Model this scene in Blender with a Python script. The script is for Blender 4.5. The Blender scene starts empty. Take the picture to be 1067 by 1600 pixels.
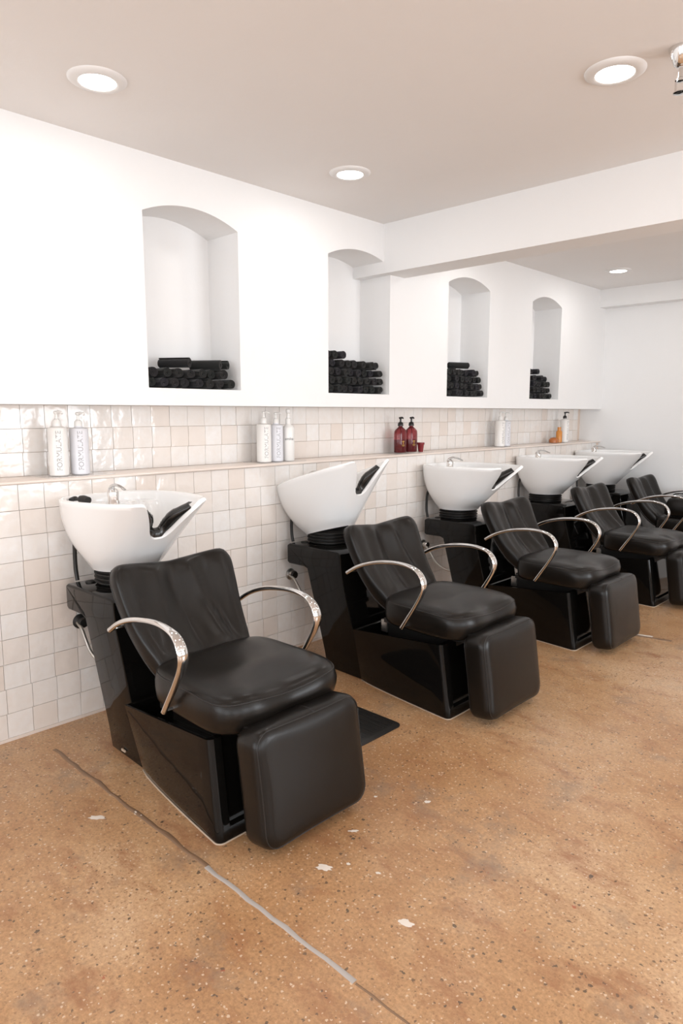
import bpy, bmesh, math, random
from mathutils import Vector, Matrix
random.seed(7)
scn = bpy.context.scene
COL = scn.collection
PI = math.pi

# ------------------------------------------------------------------ camera
F_PX = 1075.0
D, H = 2.815, 1.33
M = [[-0.7217763937922138, 0.09877350713420215, 0.6850420656081762],
     [0.6921263160466499, 0.10300487660799877, 0.714388660345798],
     [0.0, 0.9897645122368152, -0.14271023199693614]]
cam_d = bpy.data.cameras.new('camera')
cam = bpy.data.objects.new('camera', cam_d)
COL.objects.link(cam)
cam_d.sensor_fit = 'VERTICAL'
cam_d.sensor_height = 36.0
cam_d.lens = F_PX / 1600 * 36.0
r = [-M[0][0], M[1][0], M[2][0]]; u = [-M[0][1], M[1][1], M[2][1]]; f = [-M[0][2], M[1][2], M[2][2]]
cam.matrix_world = Matrix(((r[0], u[0], -f[0], D), (r[1], u[1], -f[1], 0), (r[2], u[2], -f[2], H), (0, 0, 0, 1)))
scn.camera = cam

# ------------------------------------------------------------------ world, light, exposure
world = bpy.data.worlds.new('world'); scn.world = world
world.use_nodes = True
bg = world.node_tree.nodes['Background']
bg.inputs[0].default_value = (0.86, 0.93, 1.0, 1); bg.inputs[1].default_value = 0.4
scn.view_settings.view_transform = 'Standard'
scn.view_settings.look = 'None'
scn.view_settings.gamma = 1.0
scn.view_settings.use_curve_mapping = False
scn.view_settings.exposure = -0.06

LAMP_W = 2.1          # each recessed ceiling lamp
DAY_W = 54.0          # daylight through each shop window
def area_light(name, loc, rot, sx, sy, power, color):
    l = bpy.data.lights.new(name, 'AREA'); l.shape = 'RECTANGLE'; l.size = sx; l.size_y = sy
    l.energy = power; l.color = color
    o = bpy.data.objects.new(name, l); COL.objects.link(o)
    o.location = loc; o.rotation_euler = rot
    return o
XR, YB, YE, ZC = 5.6, -3.4, 6.52, 2.45
for i, yy in enumerate((-1.6, 1.0, 3.6)):
    area_light('daylight', (XR + 0.12, yy, 1.35), (0, PI / 2, 0), 1.7, 1.7, DAY_W * (1.9 if i == 2 else 0.95), (0.91, 0.955, 1.0))
for i, xx in enumerate((1.5, 4.0)):
    area_light('daylight', (xx, YB - 0.12, 1.35), (PI / 2, 0, 0), 1.7, 1.7, DAY_W * 1.1, (0.91, 0.955, 1.0))

# ------------------------------------------------------------------ materials
def mat(name, color=(0.8, 0.8, 0.8), rough=0.5, metal=0.0, **kw):
    m = bpy.data.materials.new(name); m.use_nodes = True
    b = m.node_tree.nodes['Principled BSDF']
    b.inputs['Base Color'].default_value = (*color, 1)
    b.inputs['Roughness'].default_value = rough
    b.inputs['Metallic'].default_value = metal
    for k, v in kw.items():
        b.inputs[k.replace('_', ' ')].default_value = v
    return m
def N(m, t, **props):
    n = m.node_tree.nodes.new(t)
    for k, v in props.items(): setattr(n, k, v)
    return n
def L(m, a, b): m.node_tree.links.new(a, b)
def bsdf(m): return m.node_tree.nodes['Principled BSDF']
def coords(m, out='Object'):
    return N(m, 'ShaderNodeTexCoord').outputs[out]
def noise(m, co, scale, detail=4, rough=0.6):
    n = N(m, 'ShaderNodeTexNoise'); n.inputs['Scale'].default_value = scale
    n.inputs['Detail'].default_value = detail; n.inputs['Roughness'].default_value = rough
    L(m, co, n.inputs['Vector']); return n
def ramp(m, fac, stops, interp='LINEAR'):
    n = N(m, 'ShaderNodeValToRGB'); cr = n.color_ramp; cr.interpolation = interp
    while len(cr.elements) < len(stops): cr.elements.new(0.5)
    for e, (p, c) in zip(cr.elements, stops):
        e.position = p; e.color = (*c, 1) if len(c) == 3 else c
    L(m, fac, n.inputs[0]); return n
def mix(m, fac, a, b, blend='MIX'):
    n = N(m, 'ShaderNodeMix'); n.data_type = 'RGBA'; n.blend_type = blend
    for sock, v in ((n.inputs[0], fac), (n.inputs[6], a), (n.inputs[7], b)):
        if hasattr(v, 'links') or hasattr(v, 'is_linked'): L(m, v, sock)
        elif isinstance(v, (int, float)): sock.default_value = v
        else: sock.default_value = (*v, 1)
    return n.outputs[2]
def bump(m, height, strength=0.2, dist=0.01):
    n = N(m, 'ShaderNodeBump'); n.inputs['Strength'].default_value = strength
    n.inputs['Distance'].default_value = dist
    L(m, height, n.inputs['Height']); L(m, n.outputs[0], bsdf(m).inputs['Normal'])

def plaster(name, color):
    m = mat(name, color, 0.75)
    co = coords(m); n = noise(m, co, 3.0, 6, 0.65)
    c = mix(m, n.outputs[0], color, tuple(x * 0.965 for x in color)); L(m, c, bsdf(m).inputs['Base Color'])
    n2 = noise(m, co, 14.0, 5); bump(m, n2.outputs[0], 0.12, 0.01)
    return m
M_WALL = plaster('white_plaster', (0.88, 0.875, 0.87))
M_CEIL = plaster('ceiling_plaster', (0.85, 0.83, 0.815))
M_WHITE = mat('white_enamel', (0.8, 0.79, 0.78), 0.4)
M_GROUT = mat('beige_grout', (0.70, 0.58, 0.49), 0.85)
M_LEDGE = mat('ledge_glaze', (0.80, 0.70, 0.63), 0.25)

def glaze(name, fac_from_island):
    m = mat(name, (0.8, 0.75, 0.7), 0.13)
    b = bsdf(m)
    if fac_from_island:
        fac = N(m, 'ShaderNodeNewGeometry').outputs['Random Per Island']
    else:
        fac = N(m, 'ShaderNodeObjectInfo').outputs['Random']
    rp = ramp(m, fac, [(0.0, (0.86, 0.83, 0.80)), (0.3, (0.84, 0.795, 0.755)), (0.55, (0.875, 0.855, 0.835)),
                       (0.8, (0.83, 0.77, 0.72)), (1.0, (0.79, 0.705, 0.64))])
    co = coords(m, 'Generated' if not fac_from_island else 'Object')
    geo = N(m, 'ShaderNodeNewGeometry').outputs['Position']
    n = noise(m, geo, 26, 3)
    c = mix(m, n.outputs[0], rp.outputs[0], (0.80, 0.72, 0.65))
    mixn = c.node; mixn.inputs[0].default_value = 0.3
    nr = ramp(m, n.outputs[0], [(0.35, (0.0, 0.0, 0.0)), (0.7, (0.4, 0.4, 0.4))]); L(m, nr.outputs[0], mixn.inputs[0])
    L(m, c, b.inputs['Base Color'])
    n2 = noise(m, geo, 18, 2, 0.4); bump(m, n2.outputs[0], 0.35, 0.012)
    return m
M_TILE = glaze('glazed_tile', False)
M_TILE_FAR = glaze('glazed_tile_far', True)

def floor_mat():
    m = mat('polished_concrete', (0.5, 0.33, 0.2), 0.3)
    b = bsdf(m); co = coords(m)
    big = noise(m, co, 0.9, 7, 0.66)
    base = ramp(m, big.outputs[0], [(0.30, (0.33, 0.162, 0.068)), (0.48, (0.45, 0.255, 0.125)), (0.62, (0.54, 0.345, 0.195)), (0.8, (0.58, 0.41, 0.265))])
    fine = noise(m, co, 95, 6, 0.78)
    c = mix(m, 0.5, base.outputs[0], (0.5, 0.5, 0.5), 'OVERLAY')
    fr = ramp(m, fine.outputs[0], [(0.34, (0.22, 0.21, 0.20)), (0.66, (0.76, 0.76, 0.76))])
    L(m, fr.outputs[0], c.node.inputs[7])
    # rust-brown stains
    sm_ = N(m, 'ShaderNodeMapping'); sm_.inputs['Rotation'].default_value = (0, 0, 0.9); sm_.inputs['Scale'].default_value = (1.0, 2.1, 1.0); L(m, co, sm_.inputs['Vector'])
    st = noise(m, sm_.outputs[0], 3.6, 9, 0.76)
    sr = ramp(m, st.outputs[0], [(0.50, (0, 0, 0)), (0.57, (0.32, 0.32, 0.32)), (0.66, (0.85, 0.85, 0.85))])
    c = mix(m, 0.5, c, (0.30, 0.13, 0.06)); L(m, sr.outputs[0], c.node.inputs[0])
    gs = noise(m, co, 3.1, 8, 0.75)
    gr = ramp(m, gs.outputs[0], [(0.54, (0, 0, 0)), (0.68, (0.6, 0.6, 0.6))])
    c = mix(m, 0.5, c, (0.22, 0.17, 0.13)); L(m, gr.outputs[0], c.node.inputs[0])
    # aggregate: voronoi chips of several sizes
    def chips(scale, thr, keep_lo, color, cin):
        mp = N(m, 'ShaderNodeMapping'); mp.inputs['Location'].default_value = (scale * 0.13, scale * 0.07, 0.3)
        L(m, co, mp.inputs['Vector'])
        wob = noise(m, co, scale * 1.7, 2)
        ad = N(m, 'ShaderNodeVectorMath', operation='MULTIPLY_ADD')
        L(m, wob.outputs['Color'], ad.inputs[0]); ad.inputs[1].default_value = (0.9 / scale,) * 3; L(m, mp.outputs[0], ad.inputs[2])
        v = N(m, 'ShaderNodeTexVoronoi'); v.inputs['Scale'].default_value = scale
        L(m, ad.outputs[0], v.inputs['Vector'])
        sep = N(m, 'ShaderNodeSeparateColor'); L(m, v.outputs['Color'], sep.inputs[0])
        size = N(m, 'ShaderNodeMath', operation='MULTIPLY'); L(m, sep.outputs[1], size.inputs[0]); size.inputs[1].default_value = thr
        inside = N(m, 'ShaderNodeMath', operation='LESS_THAN'); L(m, v.outputs['Distance'], inside.inputs[0]); L(m, size.outputs[0], inside.inputs[1])
        keep = N(m, 'ShaderNodeMath', operation='GREATER_THAN'); L(m, sep.outputs[0], keep.inputs[0]); keep.inputs[1].default_value = keep_lo
        k = N(m, 'ShaderNodeMath', operation='MULTIPLY'); L(m, inside.outputs[0], k.inputs[0]); L(m, keep.outputs[0], k.inputs[1])
        k2 = N(m, 'ShaderNodeMath', operation='MULTIPLY'); L(m, k.outputs[0], k2.inputs[0]); k2.inputs[1].default_value = 0.8
        o = mix(m, 0.5, cin, color); L(m, k2.outputs[0], o.node.inputs[0])
        return o
    c = chips(120, 0.45, 0.60, (0.30, 0.165, 0.085), c)
    c = chips(110, 0.42, 0.72, (0.66, 0.50, 0.36), c)
    c = chips(82, 0.40, 0.80, (0.12, 0.075, 0.05), c)
    c = chips(47, 0.27, 0.84, (0.075, 0.055, 0.04), c)
    c = chips(29, 0.20, 0.88, (0.07, 0.055, 0.045), c)
    c = chips(37, 0.18, 0.92, (0.36, 0.09, 0.045), c)
    c = chips(61, 0.22, 0.93, (0.70, 0.60, 0.50), c)
    L(m, c, b.inputs['Base Color'])
    rr = ramp(m, big.outputs[0], [(0.3, (0.34, 0.34, 0.34)), (0.7, (0.24, 0.24, 0.24))])
    L(m, rr.outputs[0], b.inputs['Roughness'])
    bump(m, fine.outputs[0], 0.06, 0.004)
    b.inputs['Specular IOR Level'].default_value = 0.45
    return m
M_FLOOR = floor_mat()
M_PATCH = mat('white_filler', (0.74, 0.66, 0.58), 0.6)
M_CAULK = mat('beige_caulk', (0.48, 0.38, 0.29), 0.6)
M_JOINT = mat('grey_joint_filler', (0.42, 0.38, 0.35), 0.5)
M_JOINT_DARK = mat('brown_joint_filler', (0.22, 0.13, 0.075), 0.5)

M_PLASTIC = mat('black_gloss_plastic', (0.005, 0.0045, 0.004), 0.06, Specular_IOR_Level=0.24)
M_RUBBER = mat('black_rubber', (0.012, 0.011, 0.010), 0.45)
def leather():
    m = mat('black_leather', (0.0075, 0.0058, 0.0045), 0.30)
    co = coords(m)
    v = N(m, 'ShaderNodeTexVoronoi'); v.inputs['Scale'].default_value = 320; L(m, co, v.inputs['Vector'])
    n = noise(m, co, 9, 3)
    bump(m, v.outputs['Distance'], 0.10, 0.0012)
    rr = ramp(m, n.outputs[0], [(0.3, (0.28, 0.28, 0.28)), (0.7, (0.34, 0.34, 0.34))]); L(m, rr.outputs[0], bsdf(m).inputs['Roughness'])
    bsdf(m).inputs['Specular IOR Level'].default_value = 0.30
    return m
M_LEATHER = leather()
M_SEAM = mat('leather_seam', (0.012, 0.010, 0.009), 0.4)
M_PORC = mat('white_porcelain', (0.90, 0.90, 0.895), 0.09, Coat_Weight=0.4, Coat_Roughness=0.03)
M_CHROME = mat('chrome', (0.74, 0.73, 0.72), 0.05, 1.0)
M_STEEL = mat('braided_steel', (0.50, 0.48, 0.45), 0.35, 1.0)
M_GEL = mat('black_gel', (0.012, 0.011, 0.010), 0.22)
def towel_mat():
    m = mat('black_terry', (0.012, 0.012, 0.0125), 0.95, Sheen_Weight=0.15, Sheen_Roughness=0.4)
    co = coords(m); n = noise(m, co, 260, 3, 0.7); bump(m, n.outputs[0], 0.6, 0.004)
    rnd = N(m, 'ShaderNodeObjectInfo').outputs['Random']
    rp = ramp(m, rnd, [(0.0, (0.007, 0.009, 0.008)), (0.5, (0.010, 0.009, 0.009)), (1.0, (0.010, 0.009, 0.014))])
    L(m, rp.outputs[0], bsdf(m).inputs['Base Color'])
    return m
M_TOWEL = towel_mat()
M_BOTTLE = mat('white_bottle_plastic', (0.82, 0.80, 0.77), 0.35)
M_LAVENDER = mat('pale_lilac_plastic', (0.72, 0.72, 0.755), 0.35)
M_PRINT = mat('grey_print', (0.38, 0.37, 0.38), 0.5)
M_PRINT_DARK = mat('dark_print', (0.04, 0.04, 0.045), 0.5)
M_GOLD = mat('gold_print', (0.62, 0.40, 0.10), 0.35, 0.6)
M_PUMP_BLACK = mat('black_pump_plastic', (0.012, 0.010, 0.010), 0.3)
M_RED = mat('red_liquid', (0.17, 0.003, 0.010), 0.12)
M_REDGLASS = mat('dark_red_glass', (0.38, 0.07, 0.08), 0.05, Transmission_Weight=0.85, IOR=1.35)
M_WINE = mat('wine_red_plastic', (0.22, 0.02, 0.025), 0.2)
M_AMBER = mat('amber_plastic', (0.62, 0.24, 0.04), 0.2)
M_AMBER_DARK = mat('burnt_orange_plastic', (0.42, 0.13, 0.03), 0.3)
M_ACRYLIC = mat('clear_acrylic', (0.92, 0.90, 0.88), 0.05, Alpha=0.28)
M_GLASS = mat('window_glass', (1, 1, 1), 0.0, Transmission_Weight=1.0, IOR=1.02)
M_FRAME = mat('window_frame_paint', (0.75, 0.74, 0.72), 0.4)
def emit(name, color, strength):
    m = bpy.data.materials.new(name); m.use_nodes = True
    b = bsdf(m); b.inputs['Base Color'].default_value = (0.9, 0.9, 0.9, 1)
    b.inputs['Emission Color'].default_value = (*color, 1); b.inputs['Emission Strength'].default_value = strength
    return m
M_LENS = emit('lamp_lens', (1.0, 0.97, 0.93), 12.0)

# ------------------------------------------------------------------ object helpers
def link_mesh(name, verts, faces, m=None, parent=None, smooth=False, loc=None):
    me = bpy.data.meshes.new(name)
    me.from_pydata([tuple(v) for v in verts], [], faces)
    me.update()
    if m: me.materials.append(m)
    if smooth:
        me.polygons.foreach_set('use_smooth', [True] * len(me.polygons))
    o = bpy.data.objects.new(name, me); COL.objects.link(o)
    if parent: o.parent = parent
    if loc: o.location = loc
    return o
def fix(o, angle=None):
    bm = bmesh.new(); bm.from_mesh(o.data)
    bmesh.ops.remove_doubles(bm, verts=bm.verts, dist=1e-5)
    bmesh.ops.recalc_face_normals(bm, faces=bm.faces)
    bm.to_mesh(o.data); bm.free()
    if angle is not None:
        o.data.polygons.foreach_set('use_smooth', [True] * len(o.data.polygons))
        o.data.set_sharp_from_angle(angle=math.radians(angle))
    return o
def empty(name, loc, label, cat, group=None, rotz=0):
    o = bpy.data.objects.new(name, None); COL.objects.link(o)
    o.empty_display_size = 0.1
    o.location = loc; o.rotation_euler = (0, 0, rotz)
    tag(o, label, cat, group); return o
def tag(o, label=None, cat=None, group=None, kind=None):
    if label: o['label'] = label
    if cat: o['category'] = cat
    if group: o['group'] = group
    if kind: o['kind'] = kind
    return o
def copy_tree(o, parent=None):
    c = o.copy(); COL.objects.link(c)
    if parent: c.parent = parent
    for ch in o.children: copy_tree(ch, c)
    return c
class MB:
    def __init__(s): s.v = []; s.f = []
    def add(s, v, f):
        n = len(s.v); s.v += [tuple(x) for x in v]; s.f += [[i + n for i in q] for q in f]; return s
    def box(s, x0, x1, y0, y1, z0, z1):
        v = [(x, y, z) for x in (x0, x1) for y in (y0, y1) for z in (z0, z1)]
        return s.add(v, [[0, 1, 3, 2], [4, 6, 7, 5], [0, 4, 5, 1], [2, 3, 7, 6], [0, 2, 6, 4], [1, 5, 7, 3]])
    def quad(s, a, b, c, d): return s.add([a, b, c, d], [[0, 1, 2, 3]])
    def build(s, name, m, parent=None, smooth=False, kind=None, loc=None):
        o = link_mesh(name, s.v, s.f, m, parent, smooth, loc)
        if kind: o['kind'] = kind
        return o
def rbox(name, sx, sy, sz, bev, m, parent=None, loc=(0, 0, 0), rot=None, seg=2):
    bm = bmesh.new(); bmesh.ops.create_cube(bm, size=1)
    bmesh.ops.scale(bm, vec=(sx, sy, sz), verts=bm.verts)
    if bev: bmesh.ops.bevel(bm, geom=bm.edges[:], offset=bev, segments=seg, profile=0.6, affect='EDGES')
    me = bpy.data.meshes.new(name); bm.to_mesh(me); bm.free(); me.materials.append(m)
    me.polygons.foreach_set('use_smooth', [True] * len(me.polygons)); me.set_sharp_from_angle(angle=math.radians(40))
    o = bpy.data.objects.new(name, me); COL.objects.link(o); o.location = loc
    if rot: o.rotation_euler = rot
    if parent: o.parent = parent
    return o
def loft(loops, cap0=True, cap1=True, closed=True):
    """loops: equal-length rings of points"""
    n = len(loops[0]); v = [p for lp in loops for p in lp]; f = []
    for k in range(len(loops) - 1):
        for i in range(n if closed else n - 1):
            j = (i + 1) % n
            f.append([k * n + i, k * n + j, (k + 1) * n + j, (k + 1) * n + i])
    if cap0: f.append(list(range(n))[::-1])
    if cap1: f.append([(len(loops) - 1) * n + i for i in range(n)])
    return v, f
def lathe(name, prof, n, m, parent=None, loc=(0, 0, 0), angle=40, sx=1.0, sy=1.0):
    loops = [[(rr * sx * math.cos(2 * PI * i / n), rr * sy * math.sin(2 * PI * i / n), z) for i in range(n)] for rr, z in prof]
    v, f = loft(loops)
    o = link_mesh(name, v, f, m, parent, True, loc); fix(o, angle); return o
def crom(pts, n):
    """Catmull-Rom through pts, n samples per span"""
    out = []
    P_ = [pts[0]] + list(pts) + [pts[-1]]
    for i in range(1, len(P_) - 2):
        for k in range(n):
            t = k / n
            out.append(tuple(0.5 * ((2 * b) + (-a + c) * t + (2 * a - 5 * b + 4 * c - d) * t * t + (-a + 3 * b - 3 * c + d) * t ** 3)
                             for a, b, c, d in zip(P_[i - 1], P_[i], P_[i + 1], P_[i + 2])))
    out.append(tuple(pts[-1])); return out
def tube_mesh(path, rad, n=10, flat=None):
    """rad: number or list; flat: list of (half width, half thick), width across `side`"""
    loops = []; up = Vector((0, 0, 1)); side = None
    for i, p in enumerate(path):
        a = Vector(path[max(i - 1, 0)]); b = Vector(path[min(i + 1, len(path) - 1)])
        t = (b - a).normalized()
        if side is None:
            side = t.cross(up)
            if side.length < 1e-3: side = t.cross(Vector((0, 1, 0)))
        side = (side - t * side.dot(t)).normalized(); nrm = side.cross(t).normalized()
        if flat: w, h = flat[i]
        else: w = h = rad[i] if isinstance(rad, (list, tuple)) else rad
        loops.append([Vector(p) + side * (w * math.cos(2 * PI * k / n)) + nrm * (h * math.sin(2 * PI * k / n)) for k in range(n)])
    return loft(loops)
def tube(name, path, rad, m, parent=None, n=10, flat=None):
    v, f = tube_mesh(path, rad, n, flat)
    o = link_mesh(name, v, f, m, parent, True); fix(o, 50); return o

# ------------------------------------------------------------------ the room shell
ZL = 1.364            # bottom edge of the upper plaster wall
REC = -0.195          # depth of the tiled recess
NDEP = -0.25          # depth of the arched niches
Y0 = YB
NICHES = [(1.678, 2.200), (2.828, 3.368), (3.985, 4.505), (5.135, 5.635)]
ZN0, ZSP, ZPK = 1.443, 2.207, 2.266

fl = MB().box(-0.4, XR + 0.2, YB - 0.2, YE + 0.2, -0.1, 0).build('floor', M_FLOOR, kind='structure')
ce = MB().box(-0.45, XR + 0.2, YB - 0.2, YE + 0.2, ZC, ZC + 0.12).build('ceiling', M_CEIL, kind='structure')

def upper_wall():
    b = MB()
    ys = [Y0] + [y for n in NICHES for y in n] + [YE]
    for i in range(0, len(ys), 2):
        b.quad((0, ys[i], ZL), (0, ys[i + 1], ZL), (0, ys[i + 1], ZC), (0, ys[i], ZC))
    for (a, c) in NICHES:
        b.quad((0, a, ZL), (0, c, ZL), (0, c, ZN0), (0, a, ZN0))
        K = 20; half = (c - a) / 2; rise = ZPK - ZSP; R = (half ** 2 + rise ** 2) / (2 * rise)
        arc = []
        for k in range(K + 1):
            y = a + (c - a) * k / K; dy = y - (a + half)
            arc.append((y, ZPK - R + math.sqrt(R * R - dy * dy)))
        for (ya, za), (yb, zb) in zip(arc, arc[1:]):
            b.quad((0, ya, za), (0, yb, zb), (0, yb, ZC), (0, ya, ZC))
            b.quad((NDEP, ya, za), (NDEP, yb, zb), (0, yb, zb), (0, ya, za))
            b.quad((NDEP, ya, ZN0), (NDEP, yb, ZN0), (NDEP, yb, zb), (NDEP, ya, za))
        b.quad((0, a, ZN0), (0, c, ZN0), (NDEP, c, ZN0), (NDEP, a, ZN0))
        b.quad((0, a, ZN0), (0, a, ZSP), (NDEP, a, ZSP), (NDEP, a, ZN0))
        b.quad((0, c, ZN0), (0, c, ZSP), (NDEP, c, ZSP), (NDEP, c, ZN0))
    # soffit over the recess and the hidden back of the wall
    b.quad((0, Y0, ZL), (0, YE, ZL), (REC - 0.02, YE, ZL), (REC - 0.02, Y0, ZL))
    b.quad((-0.36, Y0, ZL), (-0.36, YE, ZL), (-0.36, YE, ZC), (-0.36, Y0, ZC))
    o = b.build('wall_left', M_WALL, kind='structure'); fix(o); return o
upper_wall()
wl = MB().box(-0.36, -0.009, Y0, YE, 0, 1.047).build('wall_left_lower', M_GROUT, kind='structure')
wr = MB().box(-0.36, REC - 0.009, Y0, YE, 1.047, ZL).build('wall_left_recess', M_GROUT, kind='structure')
# wall behind the station row's end, with its boxed-in soffit
MB().box(-0.4, XR + 0.2, YE, YE + 0.15, 0, ZC).build('wall_end', M_WALL, kind='structure')
so = MB().box(0.0, XR, 6.385, YE, 2.292, ZC).build('trim_2', M_WALL, kind='structure')
# the beam that runs out of the second niche across the room
bm_o = MB().box(NDEP, XR, 3.300, 3.507, 2.165, ZC).build('beam', M_WALL, kind='structure')
# far sides of the room, with shop windows that let the daylight in
def window_wall(name, axis, pos, thick, a, b, holes, z0, z1):
    mb = MB(); cuts = [a] + [c for h in holes for c in h] + [b]
    def bx(p, q, lo, hi):
        if axis == 'x': mb.box(pos, pos + thick, p, q, lo, hi)
        else: mb.box(p, q, pos, pos + thick, lo, hi)
    for i in range(0, len(cuts), 2): bx(cuts[i], cuts[i + 1], 0, ZC)
    for p, q in holes: bx(p, q, 0, z0); bx(p, q, z1, ZC)
    mb.build(name, M_WALL, kind='structure')
RH = [(-2.5, -0.7), (0.1, 1.9), (2.7, 4.5)]
BH = [(0.6, 2.4), (3.1, 4.9)]
window_wall('wall_right', 'x', XR, 0.2, YB, YE, RH, 0.45, 2.25)
window_wall('wall_back', 'y', YB - 0.2, 0.2, -0.4, XR + 0.2, BH, 0.45, 2.25)
wn = 0
for axis, holes in (('x', RH), ('y', BH)):
    for p, q in holes:
        wn += 1; b = MB()
        def fb(lo, hi, z0, z1, t=0.03):
            if axis == 'x': b.box(XR + 0.02, XR + 0.02 + t, lo, hi, z0, z1)
            else: b.box(lo, hi, YB - 0.05, YB - 0.05 + t, z0, z1)
        fb(p, q, 0.45, 0.51); fb(p, q, 2.19, 2.25); fb(p, p + 0.06, 0.45, 2.25); fb(q - 0.06, q, 0.45, 2.25); fb((p + q) / 2 - 0.025, (p + q) / 2 + 0.025, 0.45, 2.25)
        b.build('window_%d' % wn, M_FRAME, kind='structure')

# ledge under the recess
def ledge():
    prof = [(REC, 1.047), (0.006, 1.047), (0.0125, 1.050), (0.0145, 1.0545), (0.0125, 1.059), (0.006, 1.0615), (REC, 1.0615)]
    v, f = loft([[(x, Y0, z) for x, z in prof], [(x, YE, z) for x, z in prof]])
    o = link_mesh('trim_1', v, f, M_LEDGE, None, True); fix(o, 50); o['kind'] = 'structure'
ledge()
# plaster strip at the foot of the tiles
MB().box(-0.009, 0.004, Y0, YE, 0, 0.012).build('baseboard_left', M_LEDGE, kind='structure')

# ------------------------------------------------------------------ hand-made tiles
PITCH = 0.1035; GAP = 0.0022
def tile_mesh(w, h, seed):
    rnd = random.Random(seed); v = []; f = []
    n = 3
    for i in range(n + 1):
        for j in range(n + 1):
            e = i in (0, n) or j in (0, n)
            a = (i / n - 0.5); c = (j / n - 0.5)
            v.append((rnd.uniform(-0.0008, 0.0008) + (0.0 if not e else -0.0012), a * (w - (0.0 if not e else 0.0)), c * h))
    for i in range(n):
        for j in range(n):
            f.append([i * 4 + j, (i + 1) * 4 + j, (i + 1) * 4 + j + 1, i * 4 + j + 1])
    ring = [0, 4, 8, 12, 13, 14, 15, 11, 7, 3, 2, 1]
    b0 = len(v)
    for k in ring: x, y, z = v[k]; v.append((-0.010, y * 1.012, z * 1.012))
    for k in range(12):
        f.append([ring[k], b0 + k, b0 + (k + 1) % 12, ring[(k + 1) % 12]])
    return v, f
def tile_data(w, h, k):
    out = []
    for s in range(k):
        v, f = tile_mesh(w, h, s * 17 + int(w * 1e4))
        me = bpy.data.meshes.new('tile'); me.from_pydata(v, [], f); me.materials.append(M_TILE)
        bm = bmesh.new(); bm.from_mesh(me); bmesh.ops.recalc_face_normals(bm, faces=bm.faces); bm.to_mesh(me); bm.free()
        me.polygons.foreach_set('use_smooth', [True] * len(me.polygons)); me.set_sharp_from_angle(angle=math.radians(35))
        out.append(me)
    return out
def lay_tiles(wall, x, rows, y_start, y_end, limit_y):
    far = MB(); rnd = random.Random(3)
    for (zc, h) in rows:
        metas = tile_data(PITCH - GAP, h - GAP, 6)
        y = y_start; k = 0
        off = rnd.uniform(-0.003, 0.003)
        while y + PITCH <= y_end + 1e-6:
            yc = y + PITCH / 2 + off * min(1, k); k += 1
            dx = rnd.uniform(-0.0012, 0.0012)
            ry, rz = rnd.uniform(-0.008, 0.008), rnd.uniform(-0.012, 0.012)
            if yc > 0.72 and yc < limit_y:
                o = bpy.data.objects.new('tile', rnd.choice(metas)); COL.objects.link(o)
                o.parent = wall; o.location = (x + dx, yc, zc); o.rotation_euler = (0, ry, rz)
            else:
                me = rnd.choice(metas); mx = Matrix.Translation((x + dx, yc, zc)) @ Matrix.Rotation(ry, 4, 'Y') @ Matrix.Rotation(rz, 4, 'Z')
                far.add([mx @ v.co for v in me.vertices], [list(p.vertices) for p in me.polygons])
            y += PITCH
    o = far.build('tiles', M_TILE_FAR, wall, True, kind='stuff'); o.data.set_sharp_from_angle(angle=math.radians(35))
rows = [(0.012 + PITCH * (i + 0.5), PITCH) for i in range(10)]
lay_tiles(wl, 0.0, rows, -1.2, YE - 0.0, 3.62)
rows = [(1.0615 + 0.1008 * (i + 0.5), 0.1008) for i in range(3)]
lay_tiles(wr, REC, rows, -1.2, YE, 4.6)

# ------------------------------------------------------------------ floor details (parts of the floor)
def strip(name, pts, m, parent):
    v = []; f = []
    for i, (x, y, w) in enumerate(pts):
        v += [(x, y - w, 0.0), (x, y - w * 0.8, 0.0012), (x, y + w * 0.8, 0.0012), (x, y + w, 0.0)]
        if i:
            for k in range(3): f.append([4 * (i - 1) + k, 4 * i + k, 4 * i + k + 1, 4 * (i - 1) + k + 1])
    o = link_mesh(name, v, f, m, parent, True); fix(o); return o
rnd = random.Random(11)
pts = [(0.20 + 0.045 * i, 1.072 + rnd.uniform(-0.004, 0.004), 0.008 + rnd.uniform(-0.002, 0.002)) for i in range(24)]
strip('control_joint', pts, M_JOINT_DARK, fl)
x0 = pts[-1][0]
pts = [(x0 + 0.05 * i, 1.069 + rnd.uniform(-0.002, 0.002), 0.0075 + rnd.uniform(-0.0015, 0.0015)) for i in range(13)]
strip('control_joint', pts, M_JOINT, fl)
pts = [(1.84 + 0.05 * i, 1.067 + rnd.uniform(-0.002, 0.002), 0.003) for i in range(14)]
strip('control_joint', pts, M_JOINT_DARK, fl)
pts = [(1.25 + 0.02 * i, 4.13 + 0.004 * i + rnd.uniform(-0.004, 0.004), 0.012 + rnd.uniform(-0.003, 0.003)) for i in range(9)]
strip('control_joint', pts, M_PATCH, fl)
pts = [(1.25 + 0.03 * i, 4.105 + 0.006 * i + rnd.uniform(-0.004, 0.004), 0.014 + rnd.uniform(-0.003, 0.003)) for i in range(10)]
strip('control_joint', pts, M_JOINT_DARK, fl)
def blotch(x, y, rx, ry, ang, m=M_PATCH, seed=0):
    rn = random.Random(seed); n = 18; v = [(0, 0, 0.0016)]
    for k in range(n):
        a = 2 * PI * k / n; s = rn.uniform(0.65, 1.15)
        px, py = rx * s * math.cos(a), ry * s * math.sin(a)
        v.append((px * math.cos(ang) - py * math.sin(ang), px * math.sin(ang) + py * math.cos(ang), 0.0006))
    o = link_mesh('filler_patch', v, [[0, k + 1, (k + 1) % n + 1] for k in range(n)], m, fl, True, (x, y, 0))
    fix(o); return o
blotch(1.489, 1.308, 0.026, 0.016, 0.5, seed=1)
blotch(1.802, 1.300, 0.022, 0.013, 0.4, seed=2)
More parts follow.
